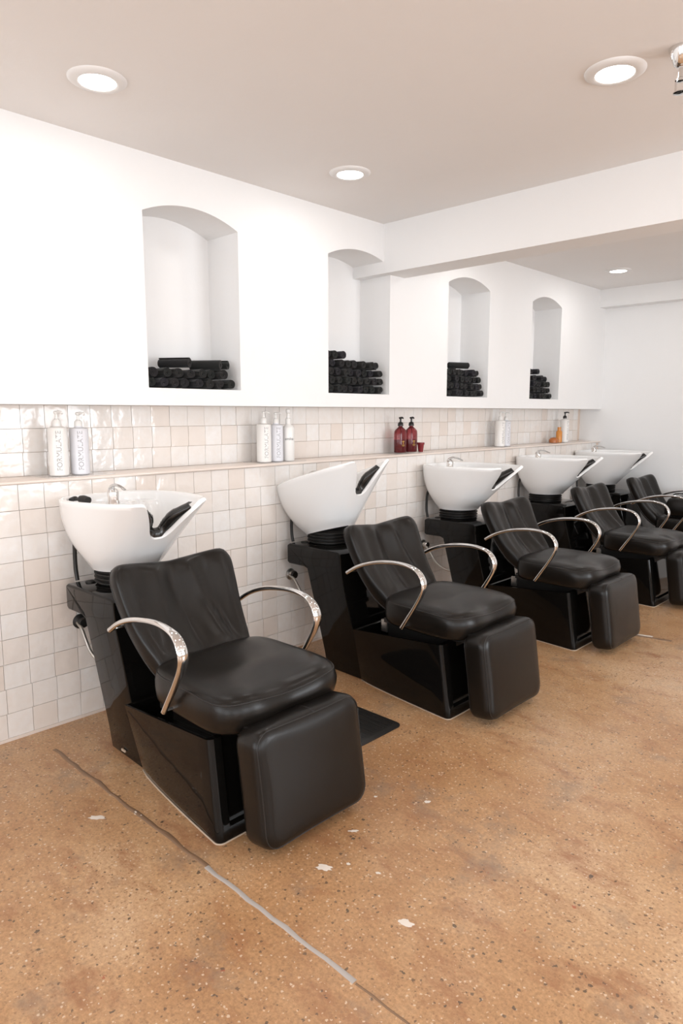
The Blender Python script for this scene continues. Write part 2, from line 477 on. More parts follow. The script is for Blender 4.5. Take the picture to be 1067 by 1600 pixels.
blotch(0.765, 0.966, 0.030, 0.013, 0.7, seed=3)
blotch(0.83, 1.07, 0.018, 0.010, 0.0, seed=4); blotch(0.86, 1.073, 0.010, 0.006, 0.0, seed=14)
blotch(1.43, 1.50, 0.018, 0.006, 0.8, seed=5); blotch(1.50, 1.80, 0.012, 0.009, 0.9, seed=6)
blotch(1.62, 1.40, 0.010, 0.006, 0.5, seed=7); blotch(1.35, 1.70, 0.007, 0.006, 0.5, seed=8); blotch(1.53, 1.37, 0.008, 0.006, 0.2, seed=9)

# ------------------------------------------------------------------ shampoo stations
def smoothstep(a, b, x):
    t = min(1, max(0, (x - a) / (b - a))); return t * t * (3 - 2 * t)
def rounded_rect(w, h, rad, n=6):
    """outline of a rectangle 2w x 2h with corner radius rad"""
    pts = []
    for cx, cy, a0 in ((w - rad, h - rad, 0), (-(w - rad), h - rad, PI / 2), (-(w - rad), -(h - rad), PI), (w - rad, -(h - rad), 1.5 * PI)):
        for k in range(n + 1):
            a = a0 + PI / 2 * k / n; pts.append((cx + rad * math.cos(a), cy + rad * math.sin(a)))
    return pts
def resample(pts, n):
    P_ = pts + [pts[0]]; d = [0]
    for a, b in zip(P_, P_[1:]): d.append(d[-1] + math.dist(a, b))
    out = []; j = 0
    for k in range(n):
        s = d[-1] * k / n
        while d[j + 1] < s: j += 1
        t = (s - d[j]) / max(1e-9, d[j + 1] - d[j])
        out.append(tuple(a + (b - a) * t for a, b in zip(P_[j], P_[j + 1])))
    return out
def cushion(outline, layers, mapper, n_rings=7):
    """outline: ring of (s,t); layers: (inset, depth) from back to front; both caps are concentric rings, mapper(s,t,d)->xyz"""
    cs = sum(p[0] for p in outline) / len(outline); ct = sum(p[1] for p in outline) / len(outline)
    def ring(ins, d):
        out = []
        for s, t in outline:
            ds, dt = s - cs, t - ct; ln = math.hypot(ds, dt); k = max(0.0, 1 - ins / ln)
            out.append((cs + ds * k, ct + dt * k, d))
        return out
    def shrink(rg, k): return [(cs + (s - cs) * k, ct + (t - ct) * k, d) for s, t, d in rg]
    rings = [ring(i, d) for i, d in layers]
    ks = [0.03] + [x / n_rings for x in range(1, n_rings)]
    first = [shrink(rings[0], k) for k in ks]; last = [shrink(rings[-1], k) for k in ks[::-1]]
    loops = first + rings + last
    loops = [[mapper(*p) for p in lp] for lp in loops]
    return loft(loops), [[mapper(*p) for p in rg] for rg in rings]

def build_station():
    root = bpy.data.objects.new('shampoo_station', None); COL.objects.link(root); root.empty_display_size = 0.1
    # ---- pedestal -----------------------------------------------------
    prof = [(0.075, 0.625, .205), (0.095, 0.635, .205), (0.455, 0.635, .205), (0.472, 0.625, .205), (0.480, 0.52, .203), (0.61, 0.0, .180), (0.345, 0.0, .172), (0.325, 0.09, .174), (0.225, 0.515, .200), (0.205, 0.525, .203), (0.090, 0.525, .205), (0.075, 0.535, .205)]
    v, f = loft([[(x, -w, z) for x, z, w in prof], [(x, -w + 0.006, z) for x, z, w in prof]][:1] + [[(x, w, z) for x, z, w in prof]])
    ped = link_mesh('pedestal', v, f, M_PLASTIC, root)
    bm = bmesh.new(); bm.from_mesh(ped.data); bmesh.ops.recalc_face_normals(bm, faces=bm.faces)
    eds = [e for e in bm.edges if len(e.link_faces) == 2 and e.calc_face_angle() > 1.0]
    bmesh.ops.bevel(bm, geom=eds, offset=0.007, segments=3, profile=0.5, affect='EDGES')
    bm.to_mesh(ped.data); bm.free()
    ped.data.polygons.foreach_set('use_smooth', [True] * len(ped.data.polygons)); ped.data.set_sharp_from_angle(angle=math.radians(30))
    lathe('overflow_cap', [(0.0, 0.638), (0.016, 0.6385), (0.021, 0.637), (0.022, 0.634), (0.0, 0.634)], 20, M_RUBBER, ped, (0.125, -0.12, 0))
    # ---- base tub -------------------------------------------------------
    def tub_outline(z, top_frac, inset=0.0):
        k = top_frac
        wr_, wf = 0.182 + (0.245 - 0.182) * k, 0.262 + (0.250 - 0.262) * k
        xr, xf = 0.60, 1.185 - 0.055 * k
        rec = 0.016 * smoothstep(0.13, 0.15, k)
        half = []
        m_ = 10
        for i in range(m_ + 1):
            t = i / m_
            half.append((xr + (xf - 0.022 - xr) * t, wr_ + (wf - wr_) * (t ** 0.7)))
        for i in range(1, 5):
            a = PI / 2 * i / 4; half.append((xf - 0.022 + 0.022 * math.sin(a), wf - 0.022 + 0.022 * math.cos(a)))
        half += [(xf, wf - 0.045), (xf - rec, wf - 0.058), (xf - rec, wf * 0.5), (xf - rec, 0.03)]
        if inset:
            half = [(min(max(x, xr + inset), xf - rec - inset), max(0.0, min(y, y - inset if y > 0.03 else y))) for x, y in half]
        return half
    def full(half, zf):
        pts = [(x, -y) for x, y in half] + [(x, y) for x, y in reversed(half)]
        return [(x, y, zf(x)) for x, y in pts]
    ztop = lambda x: 0.278 + 0.045 * (x - 0.6) / 0.53
    loops = []
    for k in (0.0, 0.03, 0.12, 0.13, 0.15, 0.16, 0.4, 0.6, 0.8, 0.97, 1.0):
        loops.append(full(tub_outline(0, k, 0.004 if k == 0 else 0), lambda x, k=k: ztop(x) * k))
    loops.append(full(tub_outline(0, 1.0, 0.006), lambda x: ztop(x) + 0.002))
    loops.append(full(tub_outline(0, 1.0, 0.016), lambda x: ztop(x) - 0.002))
    loops.append(full(tub_outline(0, 1.0, 0.018), lambda x: ztop(x) - 0.07))
    v, f = loft(loops); base = link_mesh('base', v, f, M_PLASTIC, root, True); fix(base, 26)
    cb = [(x, y, 0.001) for x, y, z in full(tub_outline(0, 0.0), lambda x: 0)]
    vv, ff = tube_mesh(cb, 0, 6, [(0.0035, 0.0025)] * len(cb)); fix(link_mesh('caulk_bead', vv, ff, M_CAULK, base, True))
    # seat support inside the tub
    b = MB(); b.box(0.72, 1.12, -0.12, 0.12, 0.20, 0.352); b.box(0.76, 1.17, -0.20, 0.20, 0.340, 0.362)
    b.build('seat_mount', M_RUBBER, root)
    rbox('bracket', 0.035, 0.012, 0.06, 0.002, M_STEEL, root, (0.735, -0.165, 0.31))
    # ---- seat -----------------------------------------------------------
    W = 0.262
    half = [(0.765, 0.0), (0.765, 0.12), (0.775, 0.19), (0.80, 0.232), (0.86, 0.252), (0.95, 0.258), (1.05, 0.262), (1.12, 0.262), (1.170, 0.252), (1.208, 0.222), (1.230, 0.175), (1.238, 0.11), (1.238, 0.0)]
    h = crom(half, 6)
    ol = [(x, -y) for x, y in h] + [(x, y) for x, y in reversed(h)][1:-1]
    ol = resample(ol, 96)
    def seat_map(x, y, d):
        fr = smoothstep(1.02, 1.245, x)
        lobe = math.exp(-((abs(y) - 0.17) / 0.07) ** 2)
        z = d
        if d > 0.42:
            z = d + 0.010 * (1 - (y / 0.27) ** 2) * (1 - fr) - 0.010 * fr * (1 - 0.8 * lobe) - 0.010 * math.exp(-(y / 0.08) ** 2) * fr
            z -= 0.012 * math.exp(-((x - 0.93) / 0.12) ** 2 - (y / 0.13) ** 2)
        xx = x + 0.012 * fr * math.exp(-((d - 0.42) / 0.04) ** 2) - 0.012 * fr * math.exp(-(y / 0.09) ** 2)
        return (xx, y, z)
    lay = [(0.035, 0.352), (0.014, 0.354), (0.004, 0.362), (0.0, 0.376), (-0.003, 0.400), (-0.003, 0.426), (0.0, 0.444), (0.004, 0.457), (0.012, 0.467), (0.028, 0.474), (0.055, 0.478)]
    (v, f), rings = cushion(ol, lay, seat_map)
    seat = link_mesh('seat', v, f, M_LEATHER, root, True); fix(seat, 80)
    pr = rings[7] + [rings[7][0]]
    vv, ff = tube_mesh([(x, y, z + 0.0004) for x, y, z in pr], 0.0022, 6); sm = link_mesh('seam', vv, ff, M_SEAM, seat, True); fix(sm)
    # ---- backrest -------------------------------------------------------
    half = [(0, 0.0), (0.10, 0.0), (0.165, 0.008), (0.195, 0.045), (0.214, 0.12), (0.236, 0.22), (0.250, 0.31), (0.256, 0.380), (0.256, 0.420), (0.243, 0.450), (0.215, 0.466), (0.12, 0.464), (0, 0.456)]
    h = crom(half, 6)
    ol = [(s, t) for s, t in h] + [(-s, t) for s, t in reversed(h)][1:-1]
    ol = resample(ol, 110)
    spine = crom([(0.815, 0.378), (0.716, 0.440), (0.638, 0.535), (0.576, 0.645), (0.516, 0.775)], 10)
    sl = [0]
    for a, b in zip(spine, spine[1:]): sl.append(sl[-1] + math.dist(a, b))
    def back_map(s, t, d):
        q = min(max(t / 0.47, 0), 1) * sl[-1]
        j = 0
        while j < len(sl) - 2 and sl[j + 1] < q: j += 1
        k = (q - sl[j]) / (sl[j + 1] - sl[j]); x = spine[j][0] + (spine[j + 1][0] - spine[j][0]) * k; z = spine[j][1] + (spine[j + 1][1] - spine[j][1]) * k
        tx, tz = spine[j + 1][0] - spine[j][0], spine[j + 1][1] - spine[j][1]; ln = math.hypot(tx, tz); tx /= ln; tz /= ln
        nx, nz = tz, -tx                       # towards the sitter: +x, up
        dd = d + 0.55 * s * s
        if d > 0.012:
            wv = smoothstep(0.03, 0.12, t) * smoothstep(0.475, 0.40, t)
            lean = 0.47 - t
            dd += wv * (0.017 * math.exp(-((s - 0.045 - 0.16 * lean) / 0.030) ** 2) + 0.014 * math.exp(-((s + 0.085 + 0.10 * lean) / 0.032) ** 2)
                        - 0.012 * math.exp(-((s + 0.02 - 0.05 * lean) / 0.030) ** 2) - 0.009 * math.exp(-((s - 0.125 - 0.06 * lean) / 0.028) ** 2) + 0.009 * math.exp(-((s - 0.20) / 0.026) ** 2)
                        + 0.008 * math.exp(-((s + 0.19) / 0.024) ** 2) + 0.016 * (1 - (s / 0.26) ** 2) * smoothstep(0.32, 0.10, t))
        return (x + nx * dd, s, z + nz * dd)
    T = 0.034
    lay = [(0.030, -T), (0.012, -T * 0.95), (0.004, -T * 0.7), (0.0, -T * 0.3), (0.0, 0.2 * T), (0.003, T * 0.6), (0.010, T * 0.9), (0.024, T * 1.08), (0.05, T * 1.2)]
    (v, f), rings = cushion(ol, lay, back_map, 9)
    back = link_mesh('backrest', v, f, M_LEATHER, root, True); fix(back, 80)
    pr = rings[2] + [rings[2][0]]
    vv, ff = tube_mesh(pr, 0.0025, 6); sm = link_mesh('seam', vv, ff, M_SEAM, back, True); fix(sm)
    # ---- armrests -------------------------------------------------------
    pth = crom([(0.600, 0.570), (0.66, 0.606), (0.73, 0.634), (0.81, 0.653), (0.90, 0.663), (0.97, 0.660), (1.022, 0.645), (1.052, 0.614), (1.060, 0.580), (1.046, 0.540), (1.010, 0.480), (0.973, 0.425), (0.937, 0.370)], 6)
    for s in (-1, 1):
        fl_ = []
        for i in range(len(pth)):
            q = i / (len(pth) - 1); g = math.exp(-((q - 0.62) / 0.20) ** 2)
            fl_.append((0.0095 + 0.0105 * g, 0.0095 - 0.0030 * g))
        a = tube('armrest', [(x, s * 0.288, z) for x, z in pth], 0, M_CHROME, root, 16, fl_)
        for nm, x, z in (('bolt', 0.606, 0.574), ('bolt', 0.941, 0.374)):
            tube(nm, [(x, s * 0.296, z), (x, s * (0.222 if z > .5 else 0.235), z)], 0.0065, M_CHROME, a, 12)
    # ---- footrest -------------------------------------------------------
    ol = resample(rounded_rect(0.226, 0.186, 0.052, 8), 96)
    ca, sa = math.cos(math.radians(8)), math.sin(math.radians(8))
    def foot_map(y, t, d):
        dd = d + (0.008 * (1 - (y / 0.23) ** 2) * (1 - (t / 0.18) ** 2) if d > 0.045 else 0)
        return (1.295 + dd * ca - t * sa, y, 0.208 + t * ca + dd * sa)
    lay = [(0.035, -0.054), (0.012, -0.052), (0.003, -0.044), (0.0, -0.030), (0.0, 0.020), (0.003, 0.036), (0.010, 0.047), (0.022, 0.054), (0.042, 0.057)]
    (v, f), rings = cushion(ol, lay, foot_map, 7)
    foot = link_mesh('footrest', v, f, M_LEATHER, root, True); fix(foot, 80)
    for k in (6, 1):
        pr = rings[k] + [rings[k][0]]
        vv, ff = tube_mesh(pr, 0.0018, 6); sm = link_mesh('seam', vv, ff, M_SEAM, foot, True); fix(sm)
    pr = [foot_map(0.02, 0.186 - i_, d) for i_, d in ((0.010, -0.051), (0.001, -0.040), (-0.001, -0.01), (0, 0.022), (0.008, 0.046))]
    vv, ff = tube_mesh(pr, 0.0018, 6); sm = link_mesh('seam', vv, ff, M_SEAM, foot, True); fix(sm)
    hb = rbox('hinge_plate', 0.085, 0.385, 0.010, 0.003, M_RUBBER, root, (1.205, 0, 0.374), (0, math.radians(-10), 0))
    for s in (-1, 1): MB().box(1.10, 1.235, s * 0.16 - 0.012, s * 0.16 + 0.012, 0.330, 0.362).build('hinge_arm', M_RUBBER, root)
    # ---- bellows and bowl -------------------------------------------------
    pr = [(0.0, 0.632), (0.126, 0.632)]
    for k in range(4):
        z = 0.636 + 0.017 * k
        pr += [(0.118, z), (0.128, z + 0.006), (0.128, z + 0.010), (0.118, z + 0.0155)]
    pr += [(0.115, 0.706), (0.0, 0.706)]
    bel = lathe('bellows', pr, 40, M_RUBBER, root, (0.205, 0, 0), 50)
    bowl = build_bowl(); bowl.parent = root; bowl.location = (BX, 0, BZ)
    # black drain hose from the bowl back to the pedestal
    hs = crom([(0.080, -0.14, 0.845), (0.055, -0.145, 0.80), (0.047, -0.145, 0.74), (0.048, -0.145, 0.68), (0.058, -0.145, 0.632)], 6)
    tube('drain_hose', hs, 0.0085, M_RUBBER, root, 10)
    hs = crom([(0.010, -0.135, 0.436), (0.055, -0.137, 0.420), (0.090, -0.138, 0.380), (0.130, -0.135, 0.330), (0.20, -0.12, 0.29), (0.29, -0.09, 0.28)], 6)
    tube('supply_hose', hs, 0.0075, M_STEEL, root, 10)
    return root

BX, BZ = 0.205, 0.695      # throat of the bowl, its tilting pivot
RIMZ = 0.980 - BZ
HCX = 0.27 - BX            # axis of the hull, forward of the throat
HULL = [(0, .352), (12, .355), (20, .356), (26, .347), (34, .324), (45, .292), (60, .262), (75, .248), (90, .247), (105, .255), (120, .270), (135, .288), (150, .295), (165, .283), (180, .275)]
NOTCH = [(0, .836), (6, .840), (11, .862), (15, .912), (18, .952), (20.5, .978), (23, .985), (28, .983), (180, .980)]
def table(K, d):
    for (d0, r0), (d1, r1) in zip(K, K[1:]):
        if d <= d1:
            i = K.index((d0, r0)); pm = K[i - 1] if i else (-d1, K[1][1]); pp = K[i + 2] if i + 2 < len(K) else (2 * d1 - d0, r0)
            t = (d - d0) / (d1 - d0)
            m0 = (r1 - pm[1]) / (d1 - pm[0]) * (d1 - d0); m1 = (pp[1] - r0) / (pp[0] - d0) * (d1 - d0)
            return (2 * t ** 3 - 3 * t * t + 1) * r0 + (t ** 3 - 2 * t * t + t) * m0 + (-2 * t ** 3 + 3 * t * t) * r1 + (t ** 3 - t * t) * m1
    return K[-1][1]
def build_bowl():
    degs = [0, 2, 4, 6, 8, 10, 12, 13.5, 15, 16.5, 18, 19.2, 20.4, 21.6, 23, 25, 28, 32] + list(range(37, 180, 5)) + [180]
    ths = [-math.radians(d) for d in degs] + [math.radians(d) for d in degs[::-1][1:-1]]
    def hull(a, t):
        d = abs(math.degrees(a)); R = table(HULL, d)
        w = (0.5 + 0.5 * math.cos(a)) ** 1.7
        g = (1 - max(0.0, 1 - t) ** 2.3) * (1 - w) + (0.85 * t + 0.15 * t ** 1.9) * w
        x0, y0 = 0.140 * math.cos(a), 0.140 * math.sin(a)
        x1, y1 = HCX + R * math.cos(a), R * math.sin(a)
        return (x0 + (x1 - x0) * g, y0 + (y1 - y0) * g, 0.010 + (RIMZ - 0.010) * t)
    rim = []; trim = []
    for a in ths:
        t = (table(NOTCH, abs(math.degrees(a))) - BZ - 0.010) / (RIMZ - 0.010)
        trim.append(t); rim.append(hull(a, t))
    rcx = HCX
    def inset(p, d, dz):
        x, y, z = p; dx, dy = x - rcx, y; ln = math.hypot(dx, dy); k = 1 - d / ln
        return (rcx + dx * k, dy * k, z + dz)
    loops = []
    NL = 18
    loops.append([(0.12 * math.cos(a), 0.12 * math.sin(a), 0.004) for a in ths])
    loops.append([(0.136 * math.cos(a), 0.136 * math.sin(a), 0.002) for a in ths])
    for k in range(NL + 1):
        loops.append([hull(a, tr * k / NL) for a, tr in zip(ths, trim)])
    for d, dz in ((0.003, 0.006), (0.009, 0.010), (0.016, 0.010), (0.023, 0.005), (0.028, -0.004)):
        loops.append([inset(p, d, dz) for p in rim])
    dc = (0.31 - BX, 0.0)
    def inner(a, tr, d):
        p = inset(hull(a, tr * (1 - d)), 0.029, -0.008)
        x, y, z = p; z = max(z, 0.084)
        dk = smoothstep(0.185 - BX, 0.135 - BX, x)
        return (x, y, z * (1 - dk) + max(z, 0.952 - BZ) * dk)
    for d in (0.10, 0.22, 0.35, 0.48, 0.60, 0.68):
        loops.append([inner(a, tr, d) for a, tr in zip(ths, trim)])
    base = [inner(a, tr, 0.70) for a, tr in zip(ths, trim)]
    for sc, zz in ((0.90, 0.6), (0.72, 0.3), (0.5, 0.12), (0.25, 0.03), (0.04, 0.0)):
        lp = []
        for x, y, z in base:
            xx = dc[0] + (x - dc[0]) * sc; yy = y * sc
            dk = smoothstep(0.185 - BX, 0.135 - BX, xx)
            z2 = 0.080 + (min(z, 0.13) - 0.080) * zz
            lp.append((xx, yy, z2 * (1 - dk) + (0.952 - BZ) * dk))
        loops.append(lp)
    v, f = loft(loops)
    bowl = link_mesh('bowl', v, f, M_PORC, None, True); fix(bowl, 60)
    lathe('drain', [(0.0, 0.087), (0.020, 0.087), (0.024, 0.083), (0.0, 0.078)], 20, M_CHROME, bowl, (dc[0], 0, 0))
    # ribbed gel neck rest saddled over the notch between the horns
    fine = [-17.4 + 34.8 * i / 44 for i in range(45)]
    seq = []
    for d in fine:
        a = math.radians(d); seq.append(hull(a, (table(NOTCH, abs(d)) - BZ - 0.010) / (RIMZ - 0.010)))
    loops = []
    for i, p in enumerate(seq):
        q = i / (len(seq) - 1); e_ = min(1.0, 0.35 + 6 * min(q, 1 - q)); e_ = min(1, e_)
        rib = 0.0010 * math.cos(i * PI)
        a = Vector(seq[max(0, i - 1)]); b = Vector(seq[min(len(seq) - 1, i + 1)]); tg = (b - a).normalized()
        inw = Vector((rcx - 0.02 - p[0], -p[1] * 0.4, 0)); inw = (inw - tg * inw.dot(tg)).normalized()
        up = inw.cross(tg); up = up if up.z > 0 else -up
        P0 = Vector(p)
        sec = [(0.006, -0.002), (0.003, 0.008), (0.003, 0.022), (0.007, 0.034), (0.017, 0.042), (0.030, 0.040), (0.045, 0.031), (0.055, 0.016), (0.058, 0.000), (0.050, -0.020), (0.036, -0.008), (0.022, 0.0105), (0.012, 0.010), (0.008, 0.002)]
        lp = []
        for k, (u_, w_) in enumerate(sec):
            rb = rib if k < 9 else 0
            kk = e_ if k < 9 else 1
            u_ = u_ + 0.016 * smoothstep(4, 11, abs(fine[i]))
            lp.append(P0 + inw * (u_ * (0.6 + 0.4 * kk)) + up * ((w_ + rb) * (kk if w_ > 0 else 1)))
        loops.append(lp)
    v, f = loft(loops); nr = link_mesh('neck_rest', v, f, M_GEL, bowl, True); fix(nr, 60)
    # tap
    fx, fz = 0.128 - BX, 0.956 - BZ
    tap = lathe('faucet', [(0.0, -0.02), (0.027, -0.02), (0.027, 0.002), (0.0235, 0.006), (0.0235, 0.042), (0.021, 0.054), (0.014, 0.060), (0.0, 0.062)], 28, M_CHROME, bowl, (fx, 0, fz))
    lev = crom([(-0.016, 0, 0.048), (-0.004, 0, 0.066), (0.022, 0, 0.076), (0.060, 0, 0.073), (0.100, 0, 0.060)], 5)
    v, f = tube_mesh(lev, 0, 12, [(0.016 - 0.008 * i / (len(lev) - 1), 0.010 - 0.006 * i / (len(lev) - 1)) for i in range(len(lev))])
    bm = bmesh.new(); bm.from_mesh(tap.data)
    vs = [bm.verts.new(p) for p in v]
    for q in f: bm.faces.new([vs[i] for i in q])
    bm.to_mesh(tap.data); bm.free(); tap.data.polygons.foreach_set('use_smooth', [True] * len(tap.data.polygons)); fix(tap, 50)
    # spray head lying on the rear deck
    X = 0.10 - BX; Z = 0.975 - BZ
    path = crom([(X - 0.045, -0.150, Z), (X - 0.02, -0.145, Z + 0.008), (X + 0.0, -0.142, Z + 0.006), (X + 0.02, -0.138, Z + 0.007), (X + 0.04, -0.134, Z + 0.008), (X + 0.065, -0.128, Z + 0.003)], 5)
    rr_ = [0.007 + 0.009 * smoothstep(0.5, 0.62, i / 25) + 0.003 * (i < 8) for i in range(26)]
    v, f = tube_mesh(path, rr_, 14)
    sp = link_mesh('spray_head', v, f, M_RUBBER, bowl, True); fix(sp, 50)
    return bowl

ST0, STEP = 1.415, 1.222
STY = [1.415, 2.637, 3.860, 5.080, 6.125]
GROUP_ST = 'shampoo stations along the tiled wall'
labels = ['black leather shampoo station with level white basin, nearest the camera, beside the black floor mat',
          'black leather shampoo station whose white basin is tipped steeply back on its black bellows',
          'third shampoo station from the camera, white basin level, under the red pump bottles',
          'fourth shampoo station from the camera, with a level white basin, next before the end station',
          'shampoo station closest to the end wall, with a black bag on its seat']
proto = build_station()
stations = [proto] + [copy_tree(proto) for _ in range(4)]
for i, s in enumerate(stations):
    s.location = (0, STY[i], 0)
    tag(s, labels[i], 'shampoo chair', GROUP_ST)
def child(o, name):
    return [c for c in o.children if c.name.split('.')[0] == name][0]
child(stations[1], 'bowl').rotation_euler = (0, math.radians(-16.5), 0)
child(stations[0], 'bowl').rotation_euler = (0, math.radians(-1.2), 0)
for s in stations[1:]:
    b = child(s, 'bowl'); sp = child(b, 'spray_head'); bpy.data.objects.remove(sp)
# label sticker at the foot of the first pedestal
o = MB().box(0.440, 0.468, -0.1835, -0.179, 0.022, 0.030).build('sticker', M_CAULK, stations[0])

# wall valves behind the pedestals
GV = 'water valves behind the stations'
vl = ['black wall flange with hose behind the nearest station', 'wall valve with black hose behind the tipped-back basin', 'chrome wall valve behind the third station',
      'chrome wall valve behind the fourth station']
for i in range(4):
    e = empty('wall_valve', (0.0, ST0 + STEP * i - 0.118 + (0.0 if i else 0.0), 0.437), vl[i], 'valve', GV)
    o = lathe('flange', [(0.0, 0.0), (0.032, 0.0), (0.032, 0.006), (0.018, 0.012), (0.012, 0.030), (0.0, 0.030)], 24, M_RUBBER if i == 0 else M_STEEL, e); o.rotation_euler = (0, PI / 2, 0)
    o = lathe('handle', [(0.0, 0.028), (0.022, 0.028), (0.024, 0.034), (0.020, 0.044), (0.0, 0.046)], 10, M_RUBBER if i < 2 else M_CHROME, e); o.rotation_euler = (0, PI / 2, 0)

# ------------------------------------------------------------------ black floor mat
ol = rounded_rect(0.28, 0.235, 0.035, 6)
v, f = loft([[(x, y, 0.001) for x, y in ol], [(x, y, 0.004) for x, y in ol], [(x * 0.94, y * 0.93, 0.012) for x, y in ol]])
e = empty('floor_mat', (0.79, 1.968, 0), 'black rubber anti-fatigue mat on the floor beside the nearest shampoo chair', 'mat')
o = link_mesh('mat_body', v, f, M_RUBBER, e); fix(o, 30)
b = MB()
for k in range(14): b.box(-0.25, 0.25, -0.2 + k * 0.0305, -0.2 + k * 0.0305 + 0.006, 0.0115, 0.0135)
b.build('ridges', M_RUBBER, e, kind='stuff')

# ------------------------------------------------------------------ recessed ceiling lights
def ceiling_light(x, y, label, w=None):
    e = empty('ceiling_light', (x, y, ZC), label, 'ceiling light', 'recessed ceiling lights')
    lathe('trim_ring', [(0.062, -0.001), (0.062, -0.010), (0.068, -0.013), (0.088, -0.009), (0.097, -0.003), (0.098, 0.0), (0.066, 0.004)], 48, M_WHITE, e)
    lathe('lens', [(0.0, -0.0115), (0.045, -0.0112), (0.0605, -0.009), (0.0605, -0.002), (0.0, -0.002)], 40, M_LENS, e)
    l = bpy.data.lights.new('lamp', 'AREA'); l.shape = 'DISK'; l.size = 0.11; l.energy = w or LAMP_W; l.color = (1.0, 0.98, 0.96)
    o = bpy.data.objects.new('lamp', l); COL.objects.link(o); o.parent = e; o.location = (0, 0, -0.016)
    return e
# ring profile is open: no caps wanted, so it is built hollow by its own profile
ceiling_light(0.472, 1.246, 'recessed ceiling light above the wall left of the first niche, nearest the wall')
ceiling_light(0.464, 2.510, 'recessed ceiling light in front of the beam, above the gap between first two niches')
ceiling_light(0.473, 5.614, 'small recessed ceiling light beyond the beam, near the end wall')
ceiling_light(1.764, 2.405, 'recessed ceiling light beside the chrome sprinkler head')
hid = [(0.47, 4.05), (1.764, 0.9), (1.764, 4.05), (1.764, 5.6), (3.05, 0.9), (3.05, 2.4), (3.05, 4.05), (3.05, 5.6), (4.4, 0.9), (4.4, 2.4), (4.4, 4.05), (0.47, -0.3), (1.764, -1.0), (3.05, -1.0), (4.4, -1.0)]
for x, y in hid:
    rw = {0.47: 'row along the tiled wall', 1.764: 'second row from the tiled wall', 3.05: 'third row from the tiled wall', 4.4: 'row by the shop windows'}[x]
    ps = {4.05: 'just beyond the beam', 0.9: 'before the beam', 2.4: 'beside the beam', 5.6: 'by the end wall', -0.3: 'near the back', -1.0: 'near the back'}[y]
    ceiling_light(x, y, 'recessed ceiling light %s, %s' % (ps, rw))

# sprinkler
e = empty('sprinkler', (1.975, 2.405, ZC), 'chrome fire sprinkler head on the ceiling beside a recessed light', 'sprinkler')
lathe('escutcheon', [(0.0, 0.0), (0.040, 0.0), (0.040, -0.006), (0.030, -0.030), (0.022, -0.050), (0.014, -0.055), (0.0, -0.055)], 32, M_CHROME, e)
lathe('pipe', [(0.0, -0.05), (0.009, -0.05), (0.009, -0.085), (0.012, -0.088), (0.012, -0.096), (0.0, -0.097)], 20, M_CHROME, e)
b = MB(); b.box(-0.016, -0.012, -0.003, 0.003, -0.13, -0.09); b.box(0.012, 0.016, -0.003, 0.003, -0.13, -0.09); b.box(-0.016, 0.016, -0.003, 0.003, -0.094, -0.088); b.build('yoke', M_CHROME, e)
lathe('deflector', [(0.0, -0.132), (0.020, -0.130), (0.020, -0.127), (0.004, -0.126), (0.0, -0.126)], 16, M_CHROME, e)

# ------------------------------------------------------------------ rolled towels
def towel_mesh(seed, length=0.215):
    rn = random.Random(seed); turns = 2.6; n = 44; r1 = 0.0265; th = 0.0085; r0 = 0.006
    sq = rn.uniform(0.82, 0.94); ph = rn.uniform(0, 2 * PI)
    outer = []; inner = []
    for i in range(n + 1):
        q = i / n; a = ph + 2 * PI * turns * q; rr_ = r0 + (r1 - r0) * q + 0.0005 * math.sin(5 * a + seed)
        ri = max(0.001, rr_ - th * 0.86)
        outer.append((rr_ * math.cos(a), rr_ * math.sin(a) * sq)); inner.append((ri * math.cos(a), ri * math.sin(a) * sq))
    sec = outer + inner[::-1]; m_ = len(sec)
    xs = [-length / 2, -length / 2 + 0.004, -length / 6, length / 6, length / 2 - 0.004, length / 2]
    v = []; f = []
    for k, x in enumerate(xs):
        e_ = 1 if 0 < k < 5 else 0.0
        for i, (y, z) in enumerate(sec):
            # soften the end edge
            sc = 1.0 if e_ else 0.985
            v.append((x + rn.uniform(-.001, .001) - 0.004 * (k == 5) * (i / m_ - .5), y * sc, z * sc))
    for k in range(len(xs) - 1):
        for i in range(m_):
            j = (i + 1) % m_; f.append([k * m_ + i, k * m_ + j, (k + 1) * m_ + j, (k + 1) * m_ + i])
    last = (len(xs) - 1) * m_
    for i in range(n):
        a, b2 = i, i + 1; c, d = m_ - 2 - i, m_ - 1 - i
        f.append([a, d, c, b2]); f.append([last + a, last + b2, last + c, last + d])
    me = bpy.data.meshes.new('rolled_towel'); me.from_pydata(v, [], f); me.materials.append(M_TOWEL)
    bm = bmesh.new(); bm.from_mesh(me); bmesh.ops.recalc_face_normals(bm, faces=bm.faces); bm.to_mesh(me); bm.free()
    me.polygons.foreach_set('use_smooth', [True] * len(me.polygons)); me.set_sharp_from_angle(angle=math.radians(50))
    return me
TM = [towel_mesh(s) for s in range(9)]
ORD = ['first', 'second', 'third', 'fourth', 'fifth', 'sixth', 'seventh', 'eighth', 'ninth', 'tenth']
NN = ['nearest niche', 'niche by the beam', 'third niche', 'farthest niche']
RN_ = ['bottom', 'second', 'third', 'fourth', 'fifth', 'sixth']
def towel(x, y, z, label, grp, rz=0.0, roll=None, s=1.0):
    o = bpy.data.objects.new('rolled_towel', rnd.choice(TM)); COL.objects.link(o)
    o.location = (x, y, z); o.rotation_euler = (roll if roll is not None else 0.0, 0, rz); o.scale = (1, s, s)
    tag(o, label, 'towel', grp); return o
